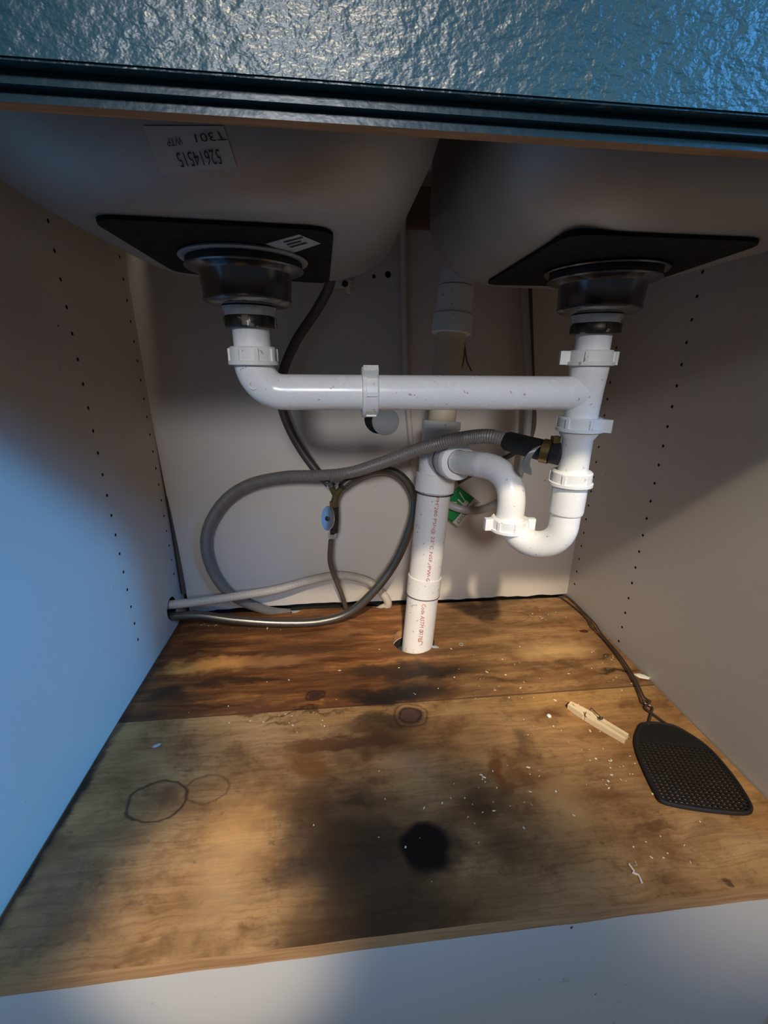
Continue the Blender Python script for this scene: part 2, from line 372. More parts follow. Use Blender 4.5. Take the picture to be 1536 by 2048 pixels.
    blob((960, 1265), (.05, .014), Bn, .5, .9); blob((1150, 1720), (.05, .035), Bn, .35, .9); blob((1290, 1640), (.05, .006), Bn, .7, .9)
    blob((1420, 1660), (.05, .02), Bn, .35, .9); blob((740, 1740), (.13, .14), (.030, .020, .012), .85, .85); blob((640, 1640), (.07, .08), D, .6, .9); blob((700, 1860), (.09, .05), D, .7, .9); blob((760, 1480), (.13, .05), D, .75, .9); blob((590, 1860), (.05, .04), D, .5, .9); blob((870, 1850), (.08, .05), D, .6, .9)  # after the first blob: photographer's shadow painted over partly real staining
    blob((130, 1800), (.10, .10), (.10, .10, .07), .3, .95); blob((440, 1780), (.05, .09), (.50, .31, .14), .4, .95)  # left front shade and the lit strip beside it, painted into the colour
    blob((1060, 1560), (.05, .03), RB, .45, .9); blob((1330, 1500), (.05, .05), OR, .35, .9); blob((480, 1650), (.05, .06), OR, .35, .9); blob((1130, 1600), (.05, .05), (.50, .29, .12), .5, .9)
    blob((820, 1520), (.04, .035), (.20, .14, .09), .5, .9); blob((1050, 1480), (.02, .05), D, .5, .9); blob((560, 1450), (.05, .006), Bn, .8, .8); blob((600, 1430), (.12, .004), D, .7, .8)
    # knots
    blob((872, 1700), (.052, .046), (.020, .013, .009), .8, .8); blob((850, 1690), (.0335, .031), (.010, .006, .005), 1, .3, vec=wc2); blob((820, 1430), (.026, .020), (.055, .025, .022), .9, .4, vec=wc2); ring((820, 1430), (.017, .013), K, .8, .2)
    ring((820, 1430), (.027, .021), K, .6, .15)
    blob((630, 1392), (.0135, .012), (.05, .02, .015), .95, .35, vec=wc2); ring((630, 1392), (.014, .0125), K, .8, .3)
    blob((1168, 1262), (.011, .007), (.06, .015, .008), .95, .35, vec=wc2); blob((1443, 1745), (.009, .007), D, .8, .8)
    ring((312, 1604), (.036, .026), K, .75, .10); blob((330, 1597), (.022, .016), (.14, .06, .03), .7, .9); ring((415, 1577), (.027, .020), Bn, .6, .11)
    ring((1010, 1235), (.055, .022), Bn, .5, .12)
    # black grime along the edges
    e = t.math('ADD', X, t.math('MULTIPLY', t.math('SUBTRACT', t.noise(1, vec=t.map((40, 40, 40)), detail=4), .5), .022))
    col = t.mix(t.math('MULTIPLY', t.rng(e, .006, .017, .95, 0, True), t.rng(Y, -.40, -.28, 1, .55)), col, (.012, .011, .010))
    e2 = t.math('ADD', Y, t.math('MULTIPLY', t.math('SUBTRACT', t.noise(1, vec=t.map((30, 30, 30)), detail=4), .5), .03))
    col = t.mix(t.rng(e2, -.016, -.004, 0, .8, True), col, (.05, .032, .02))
    t.set(color=col, rough=t.rng(grain, .3, .7, .38, .55), spec=.22).bump(grain, .12, .0008); return t.m
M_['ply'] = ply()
bm = bmesh.new()
left = [(0.001+.002*abs(noise.noise(Vector((0, y*40, 0))))+(.006*max(0, (-y-.3)/.3)), y) for y in [YF+.01+(-.008-YF-.01)*k/40 for k in range(41)]]
outl = [(left[0][0]-.002, YF+.004)] + left + [(W-.0015, -.008)] + [(W-.002, YF+.002)] + [(W-.002-(W-.01)*k/40, YF+.0012*noise.noise(Vector((k*.4, 3, 0)))) for k in range(1, 40)]
tp = [bm.verts.new((x, y, 0)) for x, y in outl]; bt = [bm.verts.new((x, y, -.019)) for x, y in outl]
bm.faces.new(tp); bm.faces.new(bt); n = len(tp)
for i in range(n):
    f = bm.faces.new((tp[i], tp[(i+1) % n], bt[(i+1) % n], bt[i])); f.material_index = 1
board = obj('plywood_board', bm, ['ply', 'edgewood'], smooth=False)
cut = bmesh.new(); lathe(cut, (.486, -.142, -.03), (0, 0, 1), [(0, .0418), (.05, .0418)], 40)
for hx_, hy_, hr_ in ((.432, -.006, .0125), (P(590, 1240, y=-.006).x, -.005, .0165), (P(696, 1232, y=-.037).x, -.037, .0068)): lathe(cut, (hx_, hy_, -.03), (0, 0, 1), [(0, hr_), (.05, hr_)], 24)
boolean(board, cut, 'edgewood')
cut = bmesh.new(); lathe(cut, (.486, -.142, -.06), (0, 0, 1), [(0, .0410), (.06, .0410)], 40); boolean(bpy.data.objects['floor'], cut)
tag(board, 'stained water damaged plywood board covering the cabinet bottom', 'board')

# ------------------------------------------------------------------ blue front and rail, counter
ZR = .629
t = thing('blue_cabinet_front', (W/2, -.6, ZR), 'glossy blue painted panel and rail across the top of the opening', 'cabinet front')
bm = bmesh.new(); box(bm, (-.018, -.600, ZR), (W+.018, -.5880, .8262))
bmesh.ops.bevel(bm, geom=[e for e in bm.edges if all(v.co.z < ZR+.001 and v.co.y < -.599 for v in e.verts)], offset=.0045, segments=4, affect='EDGES')
for f in bm.faces:
    f.material_index = 1 if (f.calc_center_median().z < ZR+.0001 and f.calc_center_median().y > -.5965) or f.calc_center_median().y > -.5885 else 0
obj('rail', bm, ['blue_rail', 'edgewood'], t)
bm = bmesh.new(); box(bm, (.004, -.6075, ZR+.0092), (W-.004, -.6003, .8255), .0009); obj('false_drawer_panel', bm, 'blue', t)
bm = bmesh.new(); box(bm, (-.3, -.645, .8265), (W+.3, -.57, .862), .004); box(bm, (-.3, -.125, .8265), (W+.3, .0185, .862), .004)
box(bm, (-.3, -.57, .8265), (.03, -.125, .862)); box(bm, (W-.03, -.57, .8265), (W+.3, -.125, .862))
tag(obj('countertop', bm, 'wall', smooth=False), 'pale countertop resting over the sink cabinet', 'countertop')
bm = bmesh.new(); box(bm, (-.0, -.020, .742), (W, -.0005, .800), .002)
tag(obj('wood_cleat', bm, 'darkwood', smooth=False), 'rough brown wooden cleat across the top of the back panel', 'cleat')
# ------------------------------------------------------------------ sink
ZB = .620; YC = -.366; XL, XR = .262, .633
BR = .075; TOPZ = .825
def prof(k):  # k 0..1 -> inset, z
    if k < .6:
        a = math.radians(84)*k/.6; return BR-BR*math.sin(a), ZB+BR-BR*math.cos(a)
    a = math.radians(84); i0, z0 = BR-BR*math.sin(a), ZB+BR-BR*math.cos(a); s = (k-.6)/.4
    return i0*(1-s), z0+(TOPZ-z0)*s
HX, HYF, HYB = .168, .196, .205
def rrect(hx, y0, y1, cx, r, n=12):
    out = []
    for cxx, cyy, a0 in ((cx+hx-r, y1-r, 0), (cx-hx+r, y1-r, 90), (cx-hx+r, y0+r, 180), (cx+hx-r, y0+r, 270)):
        for i in range(n+1):
            a = math.radians(a0+90*i/n); out.append((cxx+r*math.cos(a), cyy+r*math.sin(a)))
    return out
def inset_at(z):
    if z <= ZB: return 9
    lo, hi = 0, 1
    for _ in range(20):
        m = (lo+hi)/2
        if prof(m)[1] < z: lo = m
        else: hi = m
    return prof(lo)[0]
def corner(i): return max(.10-i*.55, .03)
def in_bowl(p, cx):
    if p.z < ZB or p.z > TOPZ: return False
    i = inset_at(p.z); r = corner(i); y0, y1 = YC-HYF+i, YC+HYB-i; hx = HX-i
    qx = abs(p.x-cx)-(hx-r); qy = abs(p.y-(y0+y1)/2)-((y1-y0)/2-r)
    return math.hypot(max(qx, 0), max(qy, 0))+min(max(qx, qy), 0)-r <= 0
def hit_bowl(u, v, cx, off=.0006):
    d = ray(u, v).normalized(); t0 = .15
    while t0 < 1:
        if in_bowl(CAM+d*t0, cx): break
        t0 += .002
    lo, hi = t0-.002, t0
    for _ in range(14):
        m = (lo+hi)/2
        if in_bowl(CAM+d*m, cx): hi = m
        else: lo = m
    return CAM+d*(lo-off)
sink = thing('kitchen_sink', ((XL+XR)/2, YC, ZB), 'double bowl stainless steel sink seen from below with black pads', 'sink')
def bowl(cx, label):
    bm = bmesh.new(); rings = []
    for k in range(31):
        i, z = prof(k/30); rings.append([bm.verts.new((x, y, z)) for x, y in rrect(HX-i, YC-HYF+i, YC+HYB-i, cx, corner(i))])
    for q, s in zip(rings, rings[1:]):
        for j in range(len(q)): bm.faces.new((q[j], q[(j+1) % len(q)], s[(j+1) % len(q)], s[j]))
    bm.faces.new(rings[0])
    return obj('bowl', bm, 'steel', sink, label=label)
bl = bowl(XL, 'left steel bowl with a paper sticker'); br = bowl(XR, 'right steel bowl')
bm = bmesh.new(); box(bm, (.045, -.585, .8255), (W-.045, -.11, .8262)); obj('rim', bm, 'steel', sink, smooth=False)
def pad(cx, corners, parent):
    bm = bmesh.new(); pts = []
    for k in range(4):
        a, b, c = Vector(corners[k-1]), Vector(corners[k]), Vector(corners[(k+1) % 4])
        r = .022; p0 = b+(a-b).normalized()*r; p1 = b+(c-b).normalized()*r
        for i in range(7): s = i/6; pts.append(p0*(1-s)**2+b*2*s*(1-s)+p1*s*s)
    lo = [bm.verts.new((p.x, p.y, ZB-.003)) for p in pts]; hi = [bm.verts.new((p.x, p.y, ZB+.0005)) for p in pts]
    bm.faces.new(lo); bm.faces.new(hi)
    for i in range(len(lo)): bm.faces.new((lo[i], lo[(i+1) % len(lo)], hi[(i+1) % len(lo)], hi[i]))
    return obj('sound_pad', bm, 'pad', parent, smooth=False, label='black square sound deadening pad')
zp = ZB-.003
def q2(u, v): p = P(u, v, z=zp); return (p.x, p.y)
padl = pad(XL, [q2(172, 436), q2(668, 462), q2(658, 568), q2(352, 546)], bl)
padr = pad(XR, [q2(1140, 468), q2(1540, 484), q2(1270, 575), q2(968, 570)], br)
# stickers
qs = [(286, 252), (447, 252), (474, 334), (322, 348)]
bm = grid(lambda s, t_: hit_bowl(*bil(qs, s, t_), XL), 16, 10)
stk = obj('paper_sticker', bm, 'paper', bl, label='white paper sticker printed with numbers, upside down')
def text_on(s, quad, f, mat, parent, name='printed_text'):
    bm = text_mesh(s)
    for v in bm.verts: v.co = f(*bil(quad, v.co.x, v.co.y))
    return obj(name, bm, mat, parent, smooth=False)
hb = lambda u, v: hit_bowl(u, v, XL, .0014)
text_on('52614515', [(437, 298), (350, 306), (362, 335), (446, 328)], hb, 'ink', stk)
text_on('T301', [(444, 262), (388, 268), (392, 285), (455, 280)], hb, 'ink', stk)
text_on('WTP', [(362, 273), (332, 278), (336, 293), (367, 289)], hb, 'ink', stk)
hp = lambda u, v, o=.0004: P(u, v, z=zp-o)
bm = grid(lambda s, t_: hp(*bil([(531, 488), (598, 469), (642, 487), (583, 507)], s, t_)), 2, 2)
st2 = obj('paper_sticker', bm, 'paper', padl, smooth=False, label='small white diamond shaped sticker')
for q in ([(566, 484), (604, 474), (607, 476), (570, 486)], [(572, 489), (600, 482), (603, 484), (576, 491)], [(578, 494), (612, 485), (615, 487), (582, 496)]):
    obj('printed_line', grid(lambda s, t_: hp(*bil(q, s, t_), .0008), 2, 1), 'ink', st2, smooth=False)
# strainers
def strainer(cx, label, gasket, tilt=0):
    t = thing('basket_strainer', (cx, YC, ZB-.07), label, 'sink strainer', 'basket strainers under the sink bowls')
    bm = bmesh.new()
    lathe(bm, (cx, YC, 0), (0, 0, 1), [(.6165, .020), (.6165, .0595), (.6150, .0605), (.6138, .0595), (.6138, .02)], 48); obj('friction_ring', bm, gasket, t)
    bm = bmesh.new(); lathe(bm, (cx, YC, 0), (0, 0, 1), [(.6136, .02), (.6136, .0545), (.6100, .0550), (.6090, .0545), (.6090, .02)], 48); obj('rubber_gasket', bm, 'black', t)
    bm = bmesh.new()
    lathe(bm, (cx, YC, 0), (0, 0, 1), [(.6088, .03), (.6085, .0550), (.6072, .0560), (.6060, .0550), (.6048, .0470), (.6028, .0442), (.5985, .0434), (.5820, .0422), (.5800, .0430), (.5782, .0426), (.5752, .0385), (.5745, .030), (.574, .01)], 56)
    obj('cup', bm, 'steelcup', t)
    bm = bmesh.new(); lathe(bm, (cx, YC, 0), (0, 0, 1), [(.5739, .0200), (.5735, .0262), (.5700, .0250), (.5655, .0238), (.5655, .02)], 40); obj('spud', bm, 'putty', t, label='putty smeared threaded spud')
    bm = bmesh.new(); lathe(bm, (cx, YC, 0), (0, 0, 1), [(.5654, .0190), (.5654, .0240), (.5640, .0250), (.5560, .0248), (.5545, .0238), (.5545, .0186)], 40)
    a = 8
    for k in range(a):
        an = 2*math.pi*k/a; d = Vector((math.cos(an), math.sin(an), 0)); c = Vector((cx, YC, .560))+d*.0246
        r = bmesh.ops.create_cube(bm, size=1); bmesh.ops.scale(bm, vec=(.003, .006, .009), verts=r['verts'])
        bmesh.ops.rotate(bm, cent=(0, 0, 0), matrix=Matrix.Rotation(an, 3, 'Z'), verts=r['verts']); bmesh.ops.translate(bm, vec=c, verts=r['verts'])
    obj('coupling_nut', bm, 'darkmetal', t, label='tarnished metal coupling nut')
    return t
strainer(XL, 'steel basket strainer under the left sink bowl beside the numbered sticker', 'gasket')
strainer(XR, 'steel basket strainer under the right sink bowl directly above the drain tee', 'steelcup')
# ------------------------------------------------------------------ drain plumbing
PR = .0186; Z0 = P(700, 785, y=YC)[2]
t = thing('drain_elbow_pipe', (XL, YC, Z0), 'white elbow drain pipe from the left strainer with its horizontal arm', 'drain pipe')
bm = bmesh.new(); lathe(bm, (XL, YC, 0), (0, 0, 1), [(.5543, PR*.9), (.5543, PR), (Z0+.02, PR), (Z0+.02, PR*.9)], 40); obj('tailpiece', bm, 'pvc', t)
nut((XL, YC, P(500, 712, y=YC)[2]), (0, 0, 1), .0235, .018, 'pvc2', t, ribs=8, ph=.3)
xe = P(722, 785, y=YC).x
rad = .030
pth = [Vector((XL, YC, P(500, 728, y=YC)[2]))]
pth += [Vector((XL+rad-rad*math.cos(math.radians(a)), YC, Z0+rad-rad*math.sin(math.radians(a)))) for a in range(0, 91, 6)]
for k in range(1, 9): pth.append(Vector((XL+rad+(xe+.006-XL-rad)*k/8, YC, Z0)))
bm = bmesh.new(); tube(bm, pth, PR, 40, rfun=lambda d, i: PR+.0016*max(0, 1-d/.035)**.5 if d < .035 else PR); obj('elbow', bm, 'pvc', t)
bm = bmesh.new(); cmk = Vector((P(506, 768, y=YC-PR).x, YC-PR-.0003, P(506, 768, y=YC).z))
lathe(bm, cmk, (0, 1, 0), [(0, .0036), (0, .0048), (.002, .0048), (.002, .0036)], 20, capped=False); obj('mould_mark', bm, 'pvc2', t)
nut((P(739, 785, y=YC).x, YC, Z0), (1, 0, 0), .0248, .0175, 'pvc2', t, ribs=5, ph=1.9, wings=(2.3,))
t = thing('drain_tee', (XR, YC, Z0), 'white drain tee under the right strainer with its long horizontal branch', 'drain pipe')
bm = bmesh.new()
lathe(bm, (P(752, 785, y=YC).x-.004, YC, Z0), (1, 0, 0), [(0, PR*.8), (0, PR), (.004, PR), (XR-.012-P(752, 785, y=YC).x, PR), (XR-.004-P(752, 785, y=YC).x, PR*1.03), (XR-P(752, 785, y=YC).x, PR)], 40); obj('branch_arm', bm, 'pvc', t)
zt = lambda v: P(1160, v, y=YC).z
bm = bmesh.new(); lathe(bm, (XR, YC, 0), (0, 0, 1), [(zt(850), .015), (zt(850), PR-.0005), (zt(822), PR), (zt(790), PR+.0006), (zt(746), PR+.0022), (zt(736), PR+.0026), (zt(728), PR+.0026), (zt(728), .015)], 40); obj('tee_body', bm, 'pvc', t)
bm = bmesh.new(); lathe(bm, (XR, YC, 0), (0, 0, 1), [(.5543, PR*.9), (.5543, PR), (zt(735), PR), (zt(735), PR*.9)], 40); obj('tailpiece', bm, 'pvc', t)
nut((XR, YC, zt(716)), (0, 0, 1), .0236, .0165, 'pvc2', t, wings=(math.pi*.93, .12), ribs=4, ph=.9)
# branch tailpiece with hose port
t = thing('dishwasher_branch_tube', (XR, YC, zt(905)), 'white drain tube with a side port between the tee and the trap', 'drain pipe')
bm = bmesh.new(); lathe(bm, (XR, YC, 0), (0, 0, 1), [(zt(948), .014), (zt(948), PR-.001), (zt(878), PR-.001), (zt(868), PR+.003), (zt(862), PR+.004), (zt(862), .014)], 40); obj('tube', bm, 'pvc2', t)
nut((XR, YC, zt(848)), (0, 0, 1), .0245, .0165, 'pvc2', t, ribs=6, ph=.5, wings=(5.6,))
pA = Vector((XR, YC, zt(915))); 
port_dir = Vector((-.80, .60, .12)).normalized()
bm = bmesh.new(); tube(bm, [pA+port_dir*.012, pA+port_dir*.034], .0088, 24); obj('hose_port', bm, 'pvc2', t)
# P-trap
t = thing('p_trap', (XR, YC, .29), 'white plastic U shaped trap running from the right drain to the vent stack tee', 'p-trap')
nut((XR, YC, zt(955)), (0, 0, 1), .0238, .0180, 'pvc2', t, ribs=5, ph=1.35)
A = Vector((XR, YC, zt(1025))); Bv = P(1018, 1048, y=-.318)
d = (Bv-A); d.z = 0; rU = d.length/2; dh = d.normalized()
zc = P(1078, 1118, y=(A.y+Bv.y)/2-.01).z+PR+rU
bm = bmesh.new(); lathe(bm, (XR, YC, 0), (0, 0, 1), [(zt(1024), .014), (zt(1024), PR+.0016), (zt(1018), PR+.0022), (zt(966), PR+.0022), (zt(966), .014)], 40); obj('socket', bm, 'pvc', t)
pth = [Vector((XR, YC, zt(1015)))]
pth += [Vector((XR, YC, zc))+dh*(rU-rU*math.cos(math.radians(a)))-Vector((0, 0, rU*math.sin(math.radians(a)))) for a in range(0, 181, 6)]
zb = Bv.z
if pth[-1].z < zb: pth.append(Vector((pth[-1].x, pth[-1].y, zb)))
bm = bmesh.new(); tube(bm, pth, PR-.0003, 40); obj('u_bend', bm, 'pvc', t)
Bx = pth[-1].copy()
nut((Bx.x, Bx.y, Bv.z+.001), (0, 0, 1), .0250, .0185, 'pvc', t, wings=(math.pi, -.15), ribs=7, ph=.2)
ST = lambda z: Vector((.493+.0775*z, -.15+.08*z, z))
zteebr = P(905, 925, y=-.16).z
end = P(917, 924, y=-.20)
stc = ST(zteebr)
pts = [Vector((Bx.x, Bx.y, Bv.z-.004)), Vector((Bx.x, Bx.y, Bv.z+.028))]
c1 = Vector((Bx.x, Bx.y, Bv.z+.028)); ctrl = P(1022, 948, y=Bx.y+.004); ctrl.x = Bx.x; ctrl.z = Bv.z+.078
e1 = P(962, 930, y=-.262)
for i in range(1, 13):
    s = i/12; pts.append(c1*(1-s)**2+ctrl*2*s*(1-s)+e1*s*s)
pts.append(end)
bm = bmesh.new(); tube(bm, resample(spline(pts, .006), .004), PR, 40); obj('trap_arm', bm, 'pvc', t)
dirb = (end-e1).normalized()
# vent stack
t = thing('vent_stack', ST(0), 'white vertical vent and waste pipe passing through the plywood hole', 'waste pipe')
zs = lambda u, v: P(u, v, y=-.15).z
def seg(z0, z1, r, name, mat, lab=None, r1=None):
    bm = bmesh.new(); a, b = ST(z0), ST(z1); L = (b-a).length
    lathe(bm, a, b-a, [(0, r*.8), (0, r-.0008), (.0008, r), (L-.0008, r1 or r), (L, (r1 or r)-.0008), (L, r*.8)], 48); return obj(name, bm, mat, t, label=lab)
zz = {}
def sz(v):   # height on the leaning axis whose picture row is v
    lo, hi = -.05, .9
    for _ in range(40):
        m = (lo+hi)/2; q = ST(m)-CAM; r_ = 1024+F*q.dot(R1)/q.dot(R2)
        if r_ > v: lo = m
        else: hi = m
    return lo
lowp = seg(-.035, sz(940), .0300, 'lower_pipe', 'pipe')
seg(sz(1187), sz(1150), .0318, 'pipe_collar', 'pipe')
bm = bmesh.new(); a = ST(sz(1187)); lathe(bm, a, ST(1)-ST(0), [(-.0004, .0302), (-.0004, .0323), (.0003, .0323), (.0003, .0302)], 48, capped=False); obj('glue_line', bm, 'ink', t)
seg(sz(982), sz(946), .0350, 'tee_hub', 'pvc2')
bm = bmesh.new(); a = ST(sz(986)); lathe(bm, a, ST(1)-ST(0), [(-.0010, .0302), (-.0012, .0310), (.0010, .0352), (.0012, .030)], 48, capped=False); obj('primer_stain', bm, 'primer', t)
seg(sz(948), sz(856), .0318, 'tee_body', 'pvc2')
seg(sz(858), sz(842), .0335, 'tee_hub', 'pvc2')
bm = bmesh.new(); a = ST(sz(846)); lathe(bm, a, ST(1)-ST(0), [(0, .024), (.0016, .0334), (.0022, .0330), (.0022, .024)], 48, capped=False); obj('primer_stain', bm, 'primer', t)
seg(sz(850), sz(655), .0238, 'upper_pipe', 'oldpipe', 'yellowed narrower pipe')
seg(sz(668), sz(630), .0325, 'coupling', 'pvc2'); seg(sz(632), sz(575), .0290, 'coupling', 'pvc2'); seg(sz(573), sz(540), .0275, 'coupling', 'pvc2'); seg(sz(542), .76, .0240, 'vent_pipe', 'pvc2')
bd = (e1-stc).normalized(); bd = (end-stc).normalized()
bm = bmesh.new(); L = (end-stc).length
lathe(bm, stc, bd, [(0, .02), (0, .0265), (L-.038, .0275), (L-.036, .0285), (L-.012, .0285), (L-.012, .02)], 48); obj('side_branch', bm, 'pvc2', t)
bm = bmesh.new(); lathe(bm, stc, bd, [(L-.0385, .0276), (L-.0375, .0292), (L-.0360, .0292), (L-.0350, .0286)], 48, capped=False); obj('primer_stain', bm, 'primer', t)
bm = bmesh.new(); lathe(bm, stc, bd, [(L-.012, .019), (L-.014, .0285), (L-.012, .0305), (L-.003, .0305), (L+.0, .0290), (L+.0005, .0195), (L-.004, .0190)], 48, capped=False); obj('adapter_nut', bm, 'pvc', t)
def hit_stack(u, v, off=.0005, r=.0300):
    ax = (ST(1)-ST(0)).normalized(); d = ray(u, v).normalized(); o = CAM-ST(0)
    dp = d-ax*d.dot(ax); op = o-ax*o.dot(ax); a = dp.dot(dp); b = 2*dp.dot(op); c = op.dot(op)-(r+off)**2
    D = max(b*b-4*a*c, 0); return CAM+d*((-b-math.sqrt(D))/(2*a))
text_on('PM 280 PSI @ 23\u00b0C NSF. PW-G', [(870, 994), (850, 1164), (859, 1165), (879, 995)], hit_stack, 'redink', lowp, 'printed_text')
text_on('Code ASTM D1785', [(844, 1208), (836, 1284), (844, 1285), (852, 1209)], hit_stack, 'redink', lowp, 'printed_text')

# ------------------------------------------------------------------ hoses
def corr(name, pts, r, mat, label, cat, pitch=.0034, amp=.0011, parent=None):
    bm = bmesh.new(); pth = resample(spline(pts, .003), .00085)
    tube(bm, pth, r, 16, rfun=lambda d, i: r-amp*(.5+.5*math.cos(2*math.pi*d/pitch)))
    o = obj(name, bm, mat, parent)
    return tag(o, label, cat) if label else o
cs = pA+port_dir*.022
c0 = P(1016, 884, y=cs.y+.075)
t = thing('dishwasher_hose', c0, 'long grey corrugated drain hose looping from the side port to the left', 'hose')
hp_ = [P(1024, 884, y=c0.y), P(980, 873, y=-.262), P(930, 876, y=-.232), P(880, 886, y=-.215), P(820, 905, y=-.175), P(760, 927, y=-.135), P(700, 945, y=-.10), P(640, 951, y=-.08),
       P(570, 953, y=-.060), P(500, 968, y=-.042), P(450, 1000, y=-.03), P(418, 1050, y=-.022), P(412, 1100, y=-.018), P(432, 1155, y=-.016), P(470, 1195, y=-.014), P(535, 1221, y=-.012), P(580, 1236, y=-.010)]
hp_[-1].z = -.008
corr('hose', hp_, .0108, 'corr', None, None, parent=t)
bm = bmesh.new(); tube(bm, spline([P(1018, 883, y=c0.y+.002), P(1055, 893, y=(c0.y+cs.y)/2), cs, pA+port_dir*.017], .004), .0135, 28); obj('rubber_sleeve', bm, 'black', t, label='black rubber sleeve')
bm = bmesh.new(); cc = pA+port_dir*.034; a_, b_, c_ = frame(port_dir)
lathe(bm, cc, port_dir, [(-.005, .0140), (-.005, .0150), (.005, .0150), (.005, .0140)], 36, capped=False)
r_ = bmesh.ops.create_cube(bm, size=1); bmesh.ops.scale(bm, vec=(.009, .008, .008), verts=r_['verts']); bmesh.ops.translate(bm, vec=cc+Vector((0.006, -.008, .016)), verts=r_['verts'])
obj('hose_clamp', bm, 'brass', t)
# loose end of the clamp band
s0 = P(1076, 893, y=-.350); s1 = P(1062, 905, y=-.352); s2 = P(1052, 925, y=-.352); s3 = P(1053, 938, y=-.350); s4 = P(1062, 950, y=-.348)
pp = spline([s0, s1, s2, s3, s4], .002); bm = bmesh.new(); pv = None
for k, p in enumerate(pp):
    wd = .0055 if k < len(pp)-4 else .0055*(len(pp)-1-k)/4+.0006
    v4 = [bm.verts.new(p+Vector((dx*wd*.9, dy*.001, 0))+Vector((0, 0, dx*wd*.35))) for dx, dy in ((-1, -1), (1, -1), (1, 1), (-1, 1))]
    if pv:
        for j in range(4): bm.faces.new((pv[j], pv[(j+1) % 4], v4[(j+1) % 4], v4[j]))
    else: bm.faces.new(v4)
    pv = v4
bm.faces.new(pv); obj('clamp_band', bm, 'galv', t, label='loose curled end of the metal clamp band')

corr('beige_hose', [(-.05, -.058, .052), (-.003, -.058, .056), P(400, 1203, y=-.050), P(470, 1193, y=-.040), P(550, 1180, y=-.030), P(620, 1161, y=-.020), P(680, 1151, y=-.014), P(735, 1162, y=-.013), P(765, 1187, y=-.014), P(776, 1208, y=-.013), (.432, -.002, -.014)],
     .0092, 'corr2', 'beige corrugated hose entering the left wall hole and arching low to the floor', 'hose', amp=.0006, pitch=.003)
bm = bmesh.new()
tube(bm, spline([(-.05, -.065, .030), (-.003, -.065, .033), P(400, 1231, y=-.068), P(470, 1240, y=-.072), P(560, 1246, z=.0108), P(640, 1243, z=.0105), P(700, 1224, y=-.072), P(750, 1180, y=-.068), P(792, 1122, y=-.060), P(820, 1055, y=-.055), P(829, 1005, y=-.050), P(815, 967, y=-.046), P(785, 943, y=-.045), P(745, 942, y=-.050), P(702, 960, y=-.060), P(686, 972, y=-.066)], .004), .0088, 18)
t = thing('braided_supply_hose', (0.0, -.065, .033), 'steel braided hose lying on the plywood and curving up to the valve', 'hose')
obj('hose', bm, 'braid', t)
bm = bmesh.new()
tube(bm, spline([P(664, 540, y=-.10), P(656, 578, y=-.075), P(630, 625, y=-.055), P(592, 682, y=-.048), P(566, 745, y=-.045), P(561, 800, y=-.045), P(578, 855, y=-.045), P(606, 905, y=-.050), P(640, 950, y=-.056), P(658, 968, y=-.060)], .004), .0082, 18)
t = thing('dark_supply_hose', P(606, 905, y=-.05), 'dark braided supply hose descending from the left sink bowl to the valve', 'hose')
obj('hose', bm, 'braid_dark', t)
# valve assembly
vy = -.060
t = thing('shutoff_valve', P(668, 1070, y=vy), 'small shutoff valve with oval chrome handle and brass Y on top', 'valve')
def hexprism(bm, c, ax, r, h, n=6): lathe(bm, Vector(c)-Vector(ax).normalized()*h/2, ax, [(0, r*.86), (.0008, r), (h-.0008, r), (h, r*.86)], n)
bm = bmesh.new(); yc = P(672, 993, y=vy); la = P(660, 968, y=vy-.002); ra = P(686, 971, y=vy-.004)
tube(bm, [yc, yc.lerp(la, .5), la], .0058, 16); tube(bm, [yc, yc.lerp(ra, .5), ra], .0062, 16); tube(bm, [P(669, 1005, y=vy), yc, yc+Vector((0, 0, .004))], .0075, 16)
hexprism(bm, P(668, 1008, y=vy), (0, 0, 1), .0085, .012); obj('brass_y', bm, 'brass', t, label='brass Y fitting')
bm = bmesh.new(); hexprism(bm, la, la-yc, .0088, .011); obj('hose_nut', bm, 'chrome', t)
bm = bmesh.new(); hexprism(bm, ra, ra-yc, .0088, .011); obj('hose_nut', bm, 'darkmetal', t)
bm = bmesh.new(); tube(bm, [P(669, 1014, y=vy), P(670, 1035, y=vy), P(668, 1064, y=vy)], .0080, 18)
h0 = P(668, 1040, y=vy); h1 = P(655, 1037, y=vy-.032); tube(bm, [h0, h0.lerp(h1, .6), h1], .0052, 14); obj('valve_body', bm, 'darkmetal', t)
bm = bmesh.new(); hexprism(bm, P(664, 1071, y=vy), (0, 0, 1), .0082, .011); obj('compression_nut', bm, 'chrome', t)
# oval handle
bm = bmesh.new(); hd = (h1-h0).normalized(); hd = Vector((-.62, -.78, .10)).normalized(); up = Vector((.06, .0, 1)); up = (up-hd*up.dot(hd)).normalized(); sd_ = hd.cross(up)
N = 36; rings = []
for tt, rr in ((-.004, .6), (-.004, .95), (-.0015, 1.0), (.001, .97), (.0005, .75), (-.001, .3), (-.001, .12)):
    rings.append([bm.verts.new(h1+hd*tt+up*math.cos(2*math.pi*i/N)*.0235*rr*(1+.05*math.cos(4*math.pi*i/N))+sd_*math.sin(2*math.pi*i/N)*.0150*rr) for i in range(N)])
for q, s in zip(rings, rings[1:]):
    for i in range(N): bm.faces.new((q[i], q[(i+1) % N], s[(i+1) % N], s[i]))
bm.faces.new(rings[0]); bm.faces.new(rings[-1]); hn = obj('handle', bm, 'chrome', t, label='oval chrome handle')
bm = bmesh.new(); lathe(bm, h1+hd*.0002, hd, [(-.001, .0028), (.0012, .0028), (.0018, .0018), (.0018, .0002)], 16); obj('screw', bm, 'darkmetal', hn)
